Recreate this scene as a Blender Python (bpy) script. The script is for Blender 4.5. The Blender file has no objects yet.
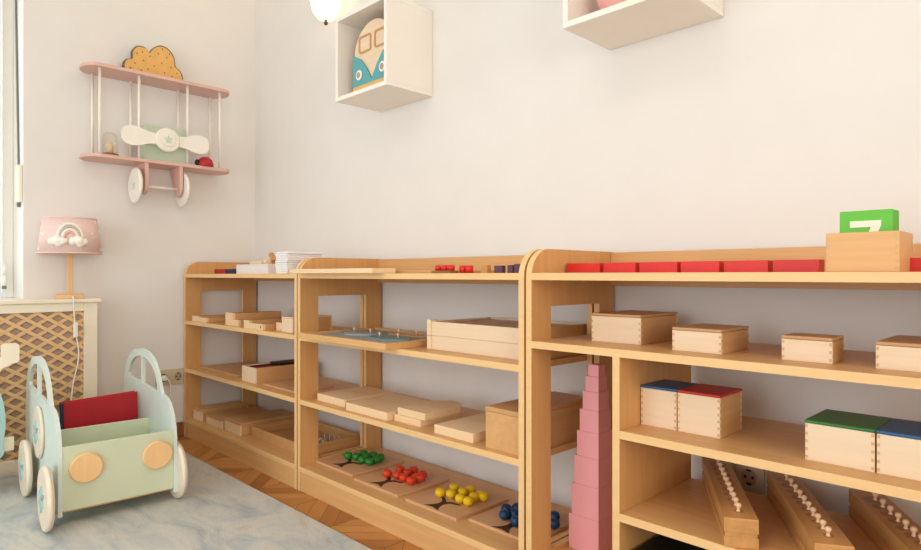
import bpy, bmesh, math, random
from mathutils import Vector, Matrix
random.seed(7)
S = bpy.context.scene
COL = S.collection
PI = math.pi
XL, YB, XR, YF_, ZC = -3.40, 1.685, 2.4, -2.4, 2.75      # room: left wall, back wall, right wall, wall behind, ceiling

# ------------------------------------------------------------------ materials
def lin(c):
    return tuple(((v/255)/12.92 if v/255 <= .04045 else ((v/255+.055)/1.055)**2.4) for v in c) + (1,)
def nodes(name, rough=.5, spec=.4):
    m = bpy.data.materials.new(name); m.use_nodes = True
    nt = m.node_tree; b = nt.nodes['Principled BSDF']
    b.inputs['Roughness'].default_value = rough
    b.inputs['Specular IOR Level'].default_value = spec
    return m, nt, b
def N(nt, t, **kw):
    n = nt.nodes.new(t)
    for k, v in kw.items():
        if k in ('operation', 'blend_type', 'data_type', 'feature', 'wave_type', 'bands_direction'): setattr(n, k, v)
        else: n.inputs[k].default_value = v
    return n
def ramp(nt, stops):
    r = nt.nodes.new('ShaderNodeValToRGB'); e = r.color_ramp.elements
    e[0].position, e[0].color = stops[0]; e[1].position, e[1].color = stops[-1]
    for p, c in stops[1:-1]:
        x = e.new(p); x.color = c
    return r
def paint(name, c, rough=.5, var=.04, scale=30, bump=0, spec=.4):
    m, nt, b = nodes(name, rough, spec); L = nt.links
    tc = nt.nodes.new('ShaderNodeTexCoord'); n = N(nt, 'ShaderNodeTexNoise', Scale=scale, Detail=3)
    L.new(tc.outputs['Object'], n.inputs['Vector'])
    a = lin(c); d = tuple(v*(1-var) for v in a[:3])+(1,); u = tuple(min(1, v*(1+var)) for v in a[:3])+(1,)
    r = ramp(nt, [(.3, d), (.7, u)]); L.new(n.outputs['Fac'], r.inputs['Fac']); L.new(r.outputs['Color'], b.inputs['Base Color'])
    if bump:
        bp = N(nt, 'ShaderNodeBump', Strength=bump, Distance=.002); L.new(n.outputs['Fac'], bp.inputs['Height']); L.new(bp.outputs['Normal'], b.inputs['Normal'])
    return m
def wood(name, c, dark=.86, axis='X', rough=.42, grain=1.0, spec=.35):
    """stretched noise grain running along one object axis"""
    m, nt, b = nodes(name, rough, spec); L = nt.links
    tc = nt.nodes.new('ShaderNodeTexCoord'); mp = nt.nodes.new('ShaderNodeMapping')
    sc = {'X': (3, 55, 55), 'Y': (55, 3, 55), 'Z': (55, 55, 3)}[axis]
    mp.inputs['Scale'].default_value = tuple(v*grain for v in sc)
    L.new(tc.outputs['Object'], mp.inputs['Vector'])
    n = N(nt, 'ShaderNodeTexNoise', Scale=1, Detail=4, Roughness=.6, Distortion=.3)
    L.new(mp.outputs['Vector'], n.inputs['Vector'])
    n2 = N(nt, 'ShaderNodeTexNoise', Scale=3, Detail=1); L.new(tc.outputs['Object'], n2.inputs['Vector'])
    mx = N(nt, 'ShaderNodeMath', operation='MULTIPLY_ADD'); mx.inputs[1].default_value = .35
    L.new(n2.outputs['Fac'], mx.inputs[0]); L.new(n.outputs['Fac'], mx.inputs[2])
    a = lin(c); d = (a[0]*dark, a[1]*dark*.96, a[2]*dark*.9, 1)
    r = ramp(nt, [(.42, d), (.85, a)]); L.new(mx.outputs[0], r.inputs['Fac']); L.new(r.outputs['Color'], b.inputs['Base Color'])
    return m
M = {}
M['wall'] = paint('wall_paint', (229, 225, 221), .9, .012, 6, spec=.1)
M['ceiling'] = paint('ceiling_paint', (244, 240, 234), .9, .01, 5, spec=.1)
M['white_trim'] = paint('white_trim', (240, 238, 232), .45, .01, 8)
M['cab'] = wood('cabinet_wood', (222, 174, 118), .87, 'X')
M['cabv'] = wood('cabinet_wood_vertical', (214, 163, 104), .87, 'Z')
M['cab_lit_edge'] = wood('cabinet_wood_lit_edge', (234, 194, 138), .93, 'X')  # same cabinet wood, lightened to paint in the lit edges
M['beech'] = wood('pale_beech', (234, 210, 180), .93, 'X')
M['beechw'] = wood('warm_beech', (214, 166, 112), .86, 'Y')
M['beechp'] = wood('pink_beech', (214, 168, 126), .9, 'X')
M['joint'] = wood('end_grain', (214, 172, 124), .88, 'Z')
M['oak'] = wood('oiled_oak', (206, 152, 92), .74, 'Y', grain=.8)
M['board'] = wood('light_board', (236, 206, 166), .94, 'X')
M['tan'] = wood('tan_board', (204, 156, 106), .88, 'X')
M['brownw'] = wood('brown_wood', (150, 100, 56), .8, 'X')
M['knob'] = paint('knob_wood', (240, 200, 160), .4, .06, 60)
M['dark_knob'] = paint('dark_disc', (168, 120, 76), .5, .1, 60)
M['pink'] = paint('pink_lacquer', (240, 166, 170), .38, .02, 20)
M['rose'] = paint('rose_paint', (218, 178, 166), .5, .02, 20)
M['white'] = paint('white_paint', (240, 234, 224), .4, .01, 12)
M['paper'] = paint('white_paper', (238, 236, 236), .7, .03, 60)
M['red'] = paint('red_paint', (214, 44, 36), .4, .04, 30)
M['dred'] = paint('dark_red_cover', (178, 30, 42), .45, .05, 20)
M['blue'] = paint('blue_paint', (44, 108, 160), .4, .03, 30)
M['green'] = paint('green_paint', (54, 130, 58), .4, .03, 30)
M['red_lid'] = paint('red_lid_darkened', (186, 36, 34), .4, .03, 30)  # lid colours below darkened to paint in how dim they look at this angle
M['blue_lid'] = paint('blue_lid_darkened', (38, 90, 138), .4, .03, 30)
M['green_lid'] = paint('green_lid_darkened', (48, 114, 52), .4, .03, 30)
M['lime'] = paint('bright_green_tile', (98, 186, 52), .45, .03, 30)
M['fgreen'] = paint('bead_green', (36, 128, 40), .35, .05, 40)
M['fred'] = paint('bead_red', (216, 62, 26), .35, .05, 40)
M['fyel'] = paint('bead_yellow', (236, 196, 14), .35, .05, 40)
M['fblue'] = paint('bead_blue', (26, 62, 104), .35, .05, 40)
M['trunk'] = paint('trunk_brown', (70, 44, 26), .6, .08, 40)
M['black'] = paint('black_plastic', (22, 20, 19), .5, .1, 30)
M['navy'] = paint('navy_paper', (40, 42, 84), .5, .05, 30)
M['purple'] = paint('purple_block', (92, 60, 78), .5, .08, 30)
M['mint'] = paint('mint_paint', (214, 226, 219), .45, .015, 10)
M['sage'] = paint('sage_paint', (208, 216, 188), .45, .015, 10)
M['teal'] = paint('teal_paint', (166, 200, 197), .45, .02, 10)
M['tealb'] = paint('deep_teal', (86, 162, 168), .45, .03, 14)
M['mintbox'] = paint('mint_box', (198, 212, 190), .5, .02, 14)
M['cream'] = paint('cream_paint', (240, 230, 208), .45, .015, 10)
M['disc'] = wood('headlight_wood', (244, 202, 148), .93, 'Z')
M['ochre'] = paint('ochre_felt', (224, 176, 104), .8, .06, 40)
M['slate'] = paint('slate_edge', (112, 104, 92), .7, .05, 30)
M['speck'] = paint('dark_speck', (110, 76, 36), .8, .05, 30)
M['fabric'] = paint('pink_fabric', (236, 206, 198), .85, .05, 160, .2)
M['pom'] = paint('white_felt', (246, 240, 232), .95, .05, 90, .6)
M['grey_felt'] = paint('grey_felt', (198, 186, 172), .95, .05, 90, .4)
M['lampwood'] = wood('lamp_wood', (232, 186, 130), .9, 'Z')
M['lattice'] = wood('lattice_wood', (230, 192, 140), .92, 'Z', .6)
M['radiator'] = paint('grey_brown_backing', (178, 152, 132), .6, .03, 12)
M['socket'] = paint('socket_plastic', (206, 190, 162), .45, .02, 20)
M['dark'] = paint('socket_dark', (46, 38, 30), .5, .08, 30)
M['strap'] = paint('grey_strap', (122, 120, 116), .7, .08, 80)
M['brass'] = paint('dark_brass', (96, 74, 40), .35, .05, 30)
M['metal'] = paint('steel_pin', (200, 196, 188), .25, .03, 40)
M['base_wood'] = wood('baseboard_wood', (150, 92, 48), .8, 'Y')
M['mapblue'] = paint('map_blue', (160, 170, 176), .5, .08, 14)
M['mapteal'] = paint('map_teal', (120, 146, 148), .5, .08, 20)
M['ballpink'] = paint('plush_pink', (238, 176, 170), .9, .04, 80, .3)
M['wheelrim'] = wood('wheel_rim', (238, 226, 208), .95, 'Z')

def glass(name, tint, mixf):
    m = bpy.data.materials.new(name); m.use_nodes = True; nt = m.node_tree; L = nt.links
    nt.nodes.remove(nt.nodes['Principled BSDF']); out = nt.nodes['Material Output']
    t = N(nt, 'ShaderNodeBsdfTransparent', Color=lin(tint)); g = N(nt, 'ShaderNodeBsdfGlossy', Roughness=.03)
    fr = N(nt, 'ShaderNodeLayerWeight', Blend=.25); mul = N(nt, 'ShaderNodeMath', operation='MULTIPLY'); mul.inputs[1].default_value = mixf
    mx = nt.nodes.new('ShaderNodeMixShader'); L.new(fr.outputs['Facing'], mul.inputs[0]); L.new(mul.outputs[0], mx.inputs[0])
    L.new(t.outputs[0], mx.inputs[1]); L.new(g.outputs[0], mx.inputs[2]); L.new(mx.outputs[0], out.inputs[0])
    return m
M['pane'] = glass('window_glass', (248, 250, 250), .35)
M['jar'] = glass('clear_glass', (252, 250, 246), .5)
def emit(name, c, s):
    m, nt, b = nodes(name, .3); b.inputs['Base Color'].default_value = lin((255, 246, 226))
    b.inputs['Emission Color'].default_value = lin(c); b.inputs['Emission Strength'].default_value = s; return m
M['glow'] = emit('lit_glass', (255, 232, 190), 1.5)

def floor_mat():
    m, nt, b = nodes('chevron_parquet', .32, .4); L = nt.links
    tc = nt.nodes.new('ShaderNodeTexCoord'); sp = nt.nodes.new('ShaderNodeSeparateXYZ'); L.new(tc.outputs['Object'], sp.inputs[0])
    def mth(op, a, v=None, b2=None):
        n = N(nt, 'ShaderNodeMath', operation=op)
        L.new(a, n.inputs[0])
        if v is not None: n.inputs[1].default_value = v
        if b2 is not None: L.new(b2, n.inputs[1])
        return n.outputs[0]
    w, pw = .26, .08
    pp = mth('PINGPONG', sp.outputs['X'], w); v = mth('ADD', sp.outputs['Y'], b2=pp)
    iv = mth('DIVIDE', v, pw); fl = mth('FLOOR', iv); fr = mth('FRACT', iv)
    ix = mth('DIVIDE', sp.outputs['X'], w); fx = mth('FLOOR', ix); frx = mth('FRACT', ix)
    cb = nt.nodes.new('ShaderNodeCombineXYZ'); L.new(fl, cb.inputs[0]); L.new(fx, cb.inputs[1])
    wn = nt.nodes.new('ShaderNodeTexWhiteNoise'); L.new(cb.outputs[0], wn.inputs['Vector'])
    r = ramp(nt, [(0, lin((170, 108, 50))), (.5, lin((198, 134, 70))), (1, lin((216, 154, 88)))])
    L.new(wn.outputs['Value'], r.inputs['Fac'])
    nz = N(nt, 'ShaderNodeTexNoise', Scale=14, Detail=5); L.new(tc.outputs['Object'], nz.inputs['Vector'])
    m1 = N(nt, 'ShaderNodeMixRGB', blend_type='MULTIPLY'); m1.inputs[0].default_value = .35
    L.new(r.outputs[0], m1.inputs[1]); L.new(nz.outputs['Fac'], m1.inputs[2])
    g1 = mth('GREATER_THAN', fr, .04); g2 = mth('GREATER_THAN', frx, .015); g = mth('MULTIPLY', g1, b2=g2)
    m2 = nt.nodes.new('ShaderNodeMixRGB'); m2.inputs[1].default_value = lin((104, 60, 26)); L.new(g, m2.inputs[0]); L.new(m1.outputs[0], m2.inputs[2])
    L.new(m2.outputs[0], b.inputs['Base Color']); return m
M['floor'] = floor_mat()
def rug_mat():
    m, nt, b = nodes('mottled_rug', .95, .1); L = nt.links
    tc = nt.nodes.new('ShaderNodeTexCoord'); mp = nt.nodes.new('ShaderNodeMapping'); mp.inputs['Scale'].default_value = (1, 2.2, 1)
    L.new(tc.outputs['Object'], mp.inputs[0])
    n = N(nt, 'ShaderNodeTexNoise', Scale=3.2, Detail=9, Roughness=.68, Distortion=.9); L.new(mp.outputs[0], n.inputs['Vector'])
    r = ramp(nt, [(.3, lin((156, 164, 167))), (.46, lin((192, 196, 194))), (.56, lin((208, 206, 199))), (.72, lin((192, 185, 172)))])
    L.new(n.outputs['Fac'], r.inputs[0])
    n2 = N(nt, 'ShaderNodeTexNoise', Scale=240, Detail=2); L.new(tc.outputs['Object'], n2.inputs['Vector'])
    bp = N(nt, 'ShaderNodeBump', Strength=.5, Distance=.004); L.new(n2.outputs['Fac'], bp.inputs['Height']); L.new(bp.outputs[0], b.inputs['Normal'])
    L.new(r.outputs[0], b.inputs['Base Color']); return m
M['rug'] = rug_mat()

# ------------------------------------------------------------------ mesh helpers
class MB:
    """collects shapes into one mesh; every call may use its own material slot"""
    def __init__(s): s.bm = bmesh.new(); s.mats = []
    def _slot(s, m):
        if m not in s.mats: s.mats.append(m)
        return s.mats.index(m)
    def _fin(s, geo_faces, m, smooth=False):
        k = s._slot(m)
        for f in geo_faces: f.material_index = k; f.smooth = smooth
    def box(s, x0, x1, y0, y1, z0, z1, m, bev=.0015, rot=None):
        r = bmesh.ops.create_cube(s.bm, size=1); vs = r['verts']
        bmesh.ops.scale(s.bm, vec=(abs(x1-x0), abs(y1-y0), abs(z1-z0)), verts=vs)
        es = list({e for v in vs for e in v.link_edges}); fs = list({f for v in vs for f in v.link_faces})
        if bev:
            b = bmesh.ops.bevel(s.bm, geom=es, offset=min(bev, .3*min(abs(x1-x0), abs(y1-y0), abs(z1-z0))), segments=2, affect='EDGES', profile=.6)
            vs = list({v for f in b['faces'] for v in f.verts}); vs = s._grow(vs)
            fs = list({f for v in vs for f in v.link_faces})
        if rot is not None: bmesh.ops.transform(s.bm, matrix=rot, verts=vs)
        bmesh.ops.translate(s.bm, vec=((x0+x1)/2, (y0+y1)/2, (z0+z1)/2), verts=vs)
        s._fin(fs, m); return s
    def _grow(s, vs):
        seen = set(vs); st = list(vs)
        while st:
            v = st.pop()
            for e in v.link_edges:
                o = e.other_vert(v)
                if o not in seen: seen.add(o); st.append(o)
        return list(seen)
    def cyl(s, p0, p1, r0, m, r1=None, seg=20, smooth=True, bev=0):
        p0, p1 = Vector(p0), Vector(p1); d = p1-p0; r1 = r0 if r1 is None else r1
        g = bmesh.ops.create_cone(s.bm, cap_ends=True, segments=seg, radius1=r0, radius2=r1, depth=d.length); vs = g['verts']
        fs = list({f for v in vs for f in v.link_faces})
        if bev:
            es = [e for e in {e for v in vs for e in v.link_edges} if abs(e.verts[0].co.z-e.verts[1].co.z) < 1e-6]
            b = bmesh.ops.bevel(s.bm, geom=es, offset=bev, segments=3, affect='EDGES')
            vs = s._grow(list({v for f in b['faces'] for v in f.verts})); fs = list({f for v in vs for f in v.link_faces})
        q = Vector((0, 0, 1)).rotation_difference(d.normalized()).to_matrix().to_4x4()
        bmesh.ops.transform(s.bm, matrix=Matrix.Translation((p0+p1)/2) @ q, verts=vs)
        k = s._slot(m)
        for f in fs: f.material_index = k; f.smooth = smooth and len(f.verts) <= 4
        return s
    def ball(s, c, r, m, sc=(1, 1, 1), seg=20):
        g = bmesh.ops.create_uvsphere(s.bm, u_segments=seg, v_segments=seg//2+2, radius=r); vs = g['verts']
        bmesh.ops.scale(s.bm, vec=sc, verts=vs); bmesh.ops.translate(s.bm, vec=c, verts=vs)
        s._fin({f for v in vs for f in v.link_faces}, m, True); return s
    def lathe(s, prof, m, c=(0, 0, 0), seg=24, smooth=True):
        """profile of (radius, z) turned around a vertical axis at c"""
        rings = []
        for r, z in prof:
            rings.append([s.bm.verts.new((c[0]+r*math.cos(2*PI*i/seg), c[1]+r*math.sin(2*PI*i/seg), c[2]+z)) for i in range(seg)])
        fs = []
        for a, b in zip(rings, rings[1:]):
            for i in range(seg):
                j = (i+1) % seg; fs.append(s.bm.faces.new((a[i], a[j], b[j], b[i])))
        if prof[0][0] > 1e-6: fs.append(s.bm.faces.new(rings[0][::-1]))
        if prof[-1][0] > 1e-6: fs.append(s.bm.faces.new(rings[-1]))
        s._fin(fs, m, smooth); return s
    def prism(s, outline, t, m, holes=(), frame=None, side=None, bev=0):
        """2-D outline (u,v) with holes, extruded by t along w. frame = (origin, U, V, W)"""
        o, U, V, W = [Vector(a) for a in frame]
        fs = []
        def dd(pts):
            q = [p for i, p in enumerate(pts) if math.hypot(p[0]-pts[i-1][0], p[1]-pts[i-1][1]) > 1e-5]
            return q
        outline = dd(outline); holes = [dd(h) for h in holes]
        def loop(pts): return [s.bm.verts.new(o+U*p[0]+V*p[1]) for p in pts]
        outer = loop(outline); hs = [loop(h) for h in holes]
        es = []
        for lp in [outer]+hs:
            for i in range(len(lp)): es.append(s.bm.edges.new((lp[i], lp[(i+1) % len(lp)])))
        g = bmesh.ops.triangle_fill(s.bm, use_beauty=True, use_dissolve=False, edges=es, normal=W)
        base = [f for f in g['geom'] if isinstance(f, bmesh.types.BMFace)]
        ex = bmesh.ops.extrude_face_region(s.bm, geom=base)
        nv = [v for v in ex['geom'] if isinstance(v, bmesh.types.BMVert)]
        bmesh.ops.translate(s.bm, vec=W*t, verts=nv)
        allv = s._grow(outer); fs = list({f for v in allv for f in v.link_faces})
        bmesh.ops.recalc_face_normals(s.bm, faces=fs)
        k = s._slot(m); k2 = s._slot(side) if side else k
        for f in fs:
            f.normal_update(); f.material_index = k if abs(f.normal.dot(W.normalized())) > .7 else k2
        return s
    def tube(s, pts, r, m, seg=10):
        pts = [Vector(p) for p in pts]; rings = []
        for i, p in enumerate(pts):
            t = (pts[min(i+1, len(pts)-1)]-pts[max(i-1, 0)]).normalized()
            a = t.orthogonal().normalized() if i == 0 else (rings_a - t*rings_a.dot(t)).normalized()
            rings_a = a; b = t.cross(a)
            rings.append([s.bm.verts.new(p+(a*math.cos(2*PI*k/seg)+b*math.sin(2*PI*k/seg))*r) for k in range(seg)])
        fs = []
        for A, B in zip(rings, rings[1:]):
            for k in range(seg):
                j = (k+1) % seg; fs.append(s.bm.faces.new((A[k], A[j], B[j], B[k])))
        fs += [s.bm.faces.new(rings[0][::-1]), s.bm.faces.new(rings[-1])]
        s._fin(fs, m, True); return s
    def build(s, name, parent=None, loc=None):
        bmesh.ops.recalc_face_normals(s.bm, faces=s.bm.faces)
        me = bpy.data.meshes.new(name); s.bm.to_mesh(me); s.bm.free()
        for m in s.mats: me.materials.append(m)
        o = bpy.data.objects.new(name, me); COL.objects.link(o)
        if parent is not None: o.parent = parent
        if loc is not None: o.location = loc
        return o
def tag(o, label=None, cat=None, group=None, kind=None):
    for k, v in (('label', label), ('category', cat), ('group', group), ('kind', kind)):
        if v: o[k] = v
    return o
def thing(name, label, cat, loc=(0, 0, 0), rz=0, group=None):
    o = bpy.data.objects.new(name, None); o.empty_display_size = .05; COL.objects.link(o)
    o.location = loc; o.rotation_euler = (0, 0, rz)
    return tag(o, label, cat, group)
def struct(o): o['kind'] = 'structure'; return o
def copy_tree(o, parent=None):
    c = o.copy(); COL.objects.link(c)
    if parent is not None: c.parent = parent
    for ch in list(o.children): copy_tree(ch, c)
    return c
def arc(cx, cy, r, a0, a1, n=8, ry=None):
    ry = ry or r
    return [(cx+r*math.cos(math.radians(a0+(a1-a0)*i/n)), cy+ry*math.sin(math.radians(a0+(a1-a0)*i/n))) for i in range(n+1)]
def rrect(x0, x1, y0, y1, r, n=5):
    return arc(x1-r, y0+r, r, -90, 0, n)+arc(x1-r, y1-r, r, 0, 90, n)+arc(x0+r, y1-r, r, 90, 180, n)+arc(x0+r, y0+r, r, 180, 270, n)
def ellipse(cx, cy, a, b, n=32):
    return [(cx+a*math.cos(2*PI*i/n), cy+b*math.sin(2*PI*i/n)) for i in range(n)]
def smooth_closed(P, n=6):
    """Catmull-Rom through points (closed)"""
    out = []; k = len(P)
    for i in range(k):
        p0, p1, p2, p3 = [Vector(P[(i+d-1) % k]) for d in range(4)]
        for j in range(n):
            t = j/n
            out.append(tuple(.5*((2*p1)+(p2-p0)*t+(2*p0-5*p1+4*p2-p3)*t*t+(3*p1-p0-3*p2+p3)*t**3)))
    return out

# ------------------------------------------------------------------ room shell
WT = .30
struct(MB().box(XL-.35, XR, YF_, YB, -.1, 0, M['floor'], 0).build('floor'))
struct(MB().box(XL-.3, XR+.1, YF_-.1, YB+.1, ZC, ZC+.1, M['ceiling'], 0).build('ceiling'))
struct(MB().box(XL-.3, XR+.1, YB, YB+.12, -.1, ZC, M['wall'], 0).build('wall_back'))
wq = MB(); Q0, Q1, QZ0, QZ1 = -2.0, .9, .5, 2.2
wq.box(XR, XR+.12, YF_, Q0, -.1, ZC, M['wall'], 0); wq.box(XR, XR+.12, Q1, YB, -.1, ZC, M['wall'], 0)
wq.box(XR, XR+.12, Q0, Q1, -.1, QZ0, M['wall'], 0); wq.box(XR, XR+.12, Q0, Q1, QZ1, ZC, M['wall'], 0)
struct(wq.build('wall_right'))
w3 = MB()  # unseen window added in the right wall for the fill light behind it
for a, b in ((Q0, Q0+.06), (-.58, -.52), (Q1-.06, Q1)): w3.box(XR+.03, XR+.09, a, b, QZ0, QZ1, M['white_trim'], .004)
for a, b in ((QZ0, QZ0+.06), (QZ1-.06, QZ1)): w3.box(XR+.03, XR+.09, Q0, Q1, a, b, M['white_trim'], .004)
w3o = struct(w3.build('added_window_right'))
MB().box(XR+.056, XR+.062, Q0+.06, Q1-.06, QZ0+.06, QZ1-.06, M['pane'], 0).build('pane', w3o)
W0, W1, WZ0, WZ1 = -1.05, .577, .722, 2.45
wl = MB()
wl.box(XL-WT, XL, W1, YB, -.1, ZC, M['wall'], 0); wl.box(XL-WT, XL, YF_, W0, -.1, ZC, M['wall'], 0)
wl.box(XL-WT, XL, W0, W1, -.1, WZ0, M['wall'], 0); wl.box(XL-WT, XL, W0, W1, WZ1, ZC, M['wall'], 0)
struct(wl.build('wall_left'))
R0, R1, RZ0, RZ1 = -2.9, .4, .08, 2.2
wr = MB()
wr.box(XL, R0, YF_-.15, YF_, -.1, ZC, M['wall'], 0); wr.box(R1, XR, YF_-.15, YF_, -.1, ZC, M['wall'], 0)
wr.box(R0, R1, YF_-.15, YF_, -.1, RZ0, M['wall'], 0); wr.box(R0, R1, YF_-.15, YF_, RZ1, ZC, M['wall'], 0)
struct(wr.build('wall_front'))
# window in the left wall: reveal lining, fixed frame, sash, panes, hinge
wf = MB(); X0 = XL-WT
for a, b in ((W0, W0+.003), (W1-.003, W1)): wf.box(X0, XL, a, b, WZ0+.02, WZ1, M['white_trim'], .002)
wf.box(X0, XL, W0, W1, WZ1-.012, WZ1, M['white_trim'], .002)
wf.box(X0+.01, XL, W0, W1, WZ0, WZ0+.02, M['white_trim'], .002)
for a, b in ((W0+.003, W0+.045), (W1-.045, W1-.003)): wf.box(X0+.02, X0+.07, a, b, WZ0+.02, WZ1-.012, M['white_trim'], .004)
wf.box(X0+.02, X0+.07, W0+.06, W1-.06, WZ0+.02, WZ0+.07, M['white_trim'], .004); wf.box(X0+.02, X0+.07, W0+.06, W1-.06, WZ1-.06, WZ1-.012, M['white_trim'], .004)
win = struct(wf.build('window_1'))
sf = MB(); mid = (W0+W1)/2
for a, b in ((W0+.055, mid), (mid, W1-.055)):
    for c, d in ((a, a+.075), (b-.075, b)): sf.box(X0+.045, X0+.1, c, d, WZ0+.06, WZ1-.05, M['white_trim'], .006)
    for c, d in ((WZ0+.06, WZ0+.14), (WZ1-.13, WZ1-.05)): sf.box(X0+.045, X0+.1, a+.075, b-.075, c, d, M['white_trim'], .006)
sash = sf.build('sash', win)
gp = MB()
for a, b in ((W0+.13, mid-.075), (mid+.075, W1-.13)): gp.box(X0+.065, X0+.072, a, b, WZ0+.14, WZ1-.13, M['pane'], 0)
gp.build('pane', sash)
hg = MB(); 
for z in (.80, .855): hg.cyl((X0+.11, W1-.045, z), (X0+.11, W1-.045, z+.05), .009, M['white_trim'], seg=12)
hg.cyl((X0+.11, W1-.045, .785), (X0+.11, W1-.045, .80), .0095, M['strap'], seg=12)
hg.build('hinge', win)
# roller-shutter strap and its winder on the window reveal
st = thing('shutter_strap', 'grey roller shutter strap with white winder beside the window', 'shutter strap', (XL-.1, W1-.0032, 1.18))
sb = MB(); sb.prism([(.012, .10), (.034, .10), (-.062, 1.25), (-.084, 1.25)], .003, M['strap'], frame=((0, -.003, 0), (1, 0, 0), (0, 0, 1), (0, -1, 0))); sb.build('strap', st)
sw = MB(); sw.box(.0, .092, -.015, -.0005, 0, .17, M['cream'], .006); sw.cyl((.045, -.008, -.02), (.045, -.008, .002), .007, M['strap'], seg=12); sw.build('winder', st)
# unseen window added behind the camera, opened low to light under the shelves
w2 = MB()
for a, b in ((R0, R0+.06), (-1.28, -1.22), (R1-.06, R1)): w2.box(a, b, YF_-.1, YF_-.04, RZ0, RZ1, M['white_trim'], .004)
for a, b in ((RZ0, RZ0+.06), (RZ1-.06, RZ1)): w2.box(R0, R1, YF_-.1, YF_-.04, a, b, M['white_trim'], .004)
w2o = struct(w2.build('unseen_window_rear'))
MB().box(R0+.06, R1-.06, YF_-.075, YF_-.068, RZ0+.06, RZ1-.06, M['pane'], 0).build('pane', w2o)
bb = MB(); bb.box(XL, XL+.014, .86, 1.275, 0, .075, M['base_wood'], .004); struct(bb.build('baseboard_left'))
bb = MB(); bb.box(XL, XR, YB-.014, YB, 0, .075, M['base_wood'], .004); struct(bb.build('baseboard_back'))

# ------------------------------------------------------------------ rug
rg = MB(); rg.box(-3.235, 1.2, -1.7, 1.15, 0.0005, .012, M['rug'], .004)
tag(rg.build('rug'), 'pale grey mottled rug lying on the parquet in front of the shelves', 'rug')

# ------------------------------------------------------------------ shelf cabinets
T, YFR, DEP, CW, GAP = .0186, 1.277, .395, 1.157, .0068
def side_panel(x, parent, name='side_panel'):
    """solid side with a rounded top front corner and a long cut-out between two uprights"""
    out = [(0, 0), (DEP, 0), (DEP, .92)]+arc(.075, .845, .075, 90, 180, 8)
    hole = [(.082, .11), (.317, .11), (.317, .766), (.082, .766)]
    mb = MB(); mb.prism(out, T, M['cabv'], [hole], ((x, 0, 0), (0, 1, 0), (0, 0, 1), (1, 0, 0)), side=M['cab_lit_edge'])
    return mb.build(name, parent)
def shelf(x0, x1, ztop, parent, name='shelf', y1=DEP-.03, t=T):
    mb = MB(); mb.box(x0, x1, .001, y1, ztop-t, ztop, M['cab'], .0012)
    mb.box(x0, x1, -.0004, .0016, ztop-t, ztop, M['cab_lit_edge'], .0005); return mb.build(name, parent)
def cabinet(x0, label, levels, divider=None):
    c = thing('shelf_cabinet', label, 'shelf cabinet', (x0, YFR, 0), 0, 'wooden shelf cabinets along the wall')
    side_panel(0, c); side_panel(CW-T, c)
    xa, xb = T, CW-T
    shelf(xa, xb, .8554, c, 'top_board', DEP-.0163)
    MB().box(xa, xb, DEP-.016, DEP, .817, .918, M['cab'], .0015).build('back_rail', c)
    shelf(xa, xb, .096, c, 'bottom_board', DEP)
    MB().box(xa, xb, .002, .02, 0, .0774, M['cab'], .001).build('plinth', c)
    for z, part in levels:
        shelf(xa if not part else divider+T, xb, z, c)
    if divider: 
        mb = MB(); mb.box(divider, divider+T, .001, DEP-.03, .096, levels[0][0]-T, M['cabv'], .001)
        mb.box(divider, divider+T, -.0004, .0016, .096, levels[0][0]-T, M['cab_lit_edge'], .0005); mb.build('divider', c)
    return c
CX = [-3.3826, -3.3826+CW+GAP, -3.3826+2*(CW+GAP)]
cabinet(CX[0], 'wooden shelf cabinet in the corner, holding small boxes and white paper stacks', [(.611, 0), (.360, 0)])
cabinet(CX[1], 'middle wooden shelf cabinet with the map tray and the four bead tree boards', [(.611, 0), (.360, 0)])
cabinet(CX[2], 'nearest wooden shelf cabinet with an upright divider beside the pink cube tower', [(.678, 0), (.490, 1), (.299, 1)], -.795-CX[2])
pn = MB(); pn.cyl((-.7755, 1.56, .42), (-.762, 1.56, .42), .004, M['metal'], seg=12, bev=.001)
tag(pn.build('shelf_pin'), 'small shiny metal shelf pin in the divider near the first knobbed block', 'shelf pin')

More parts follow.
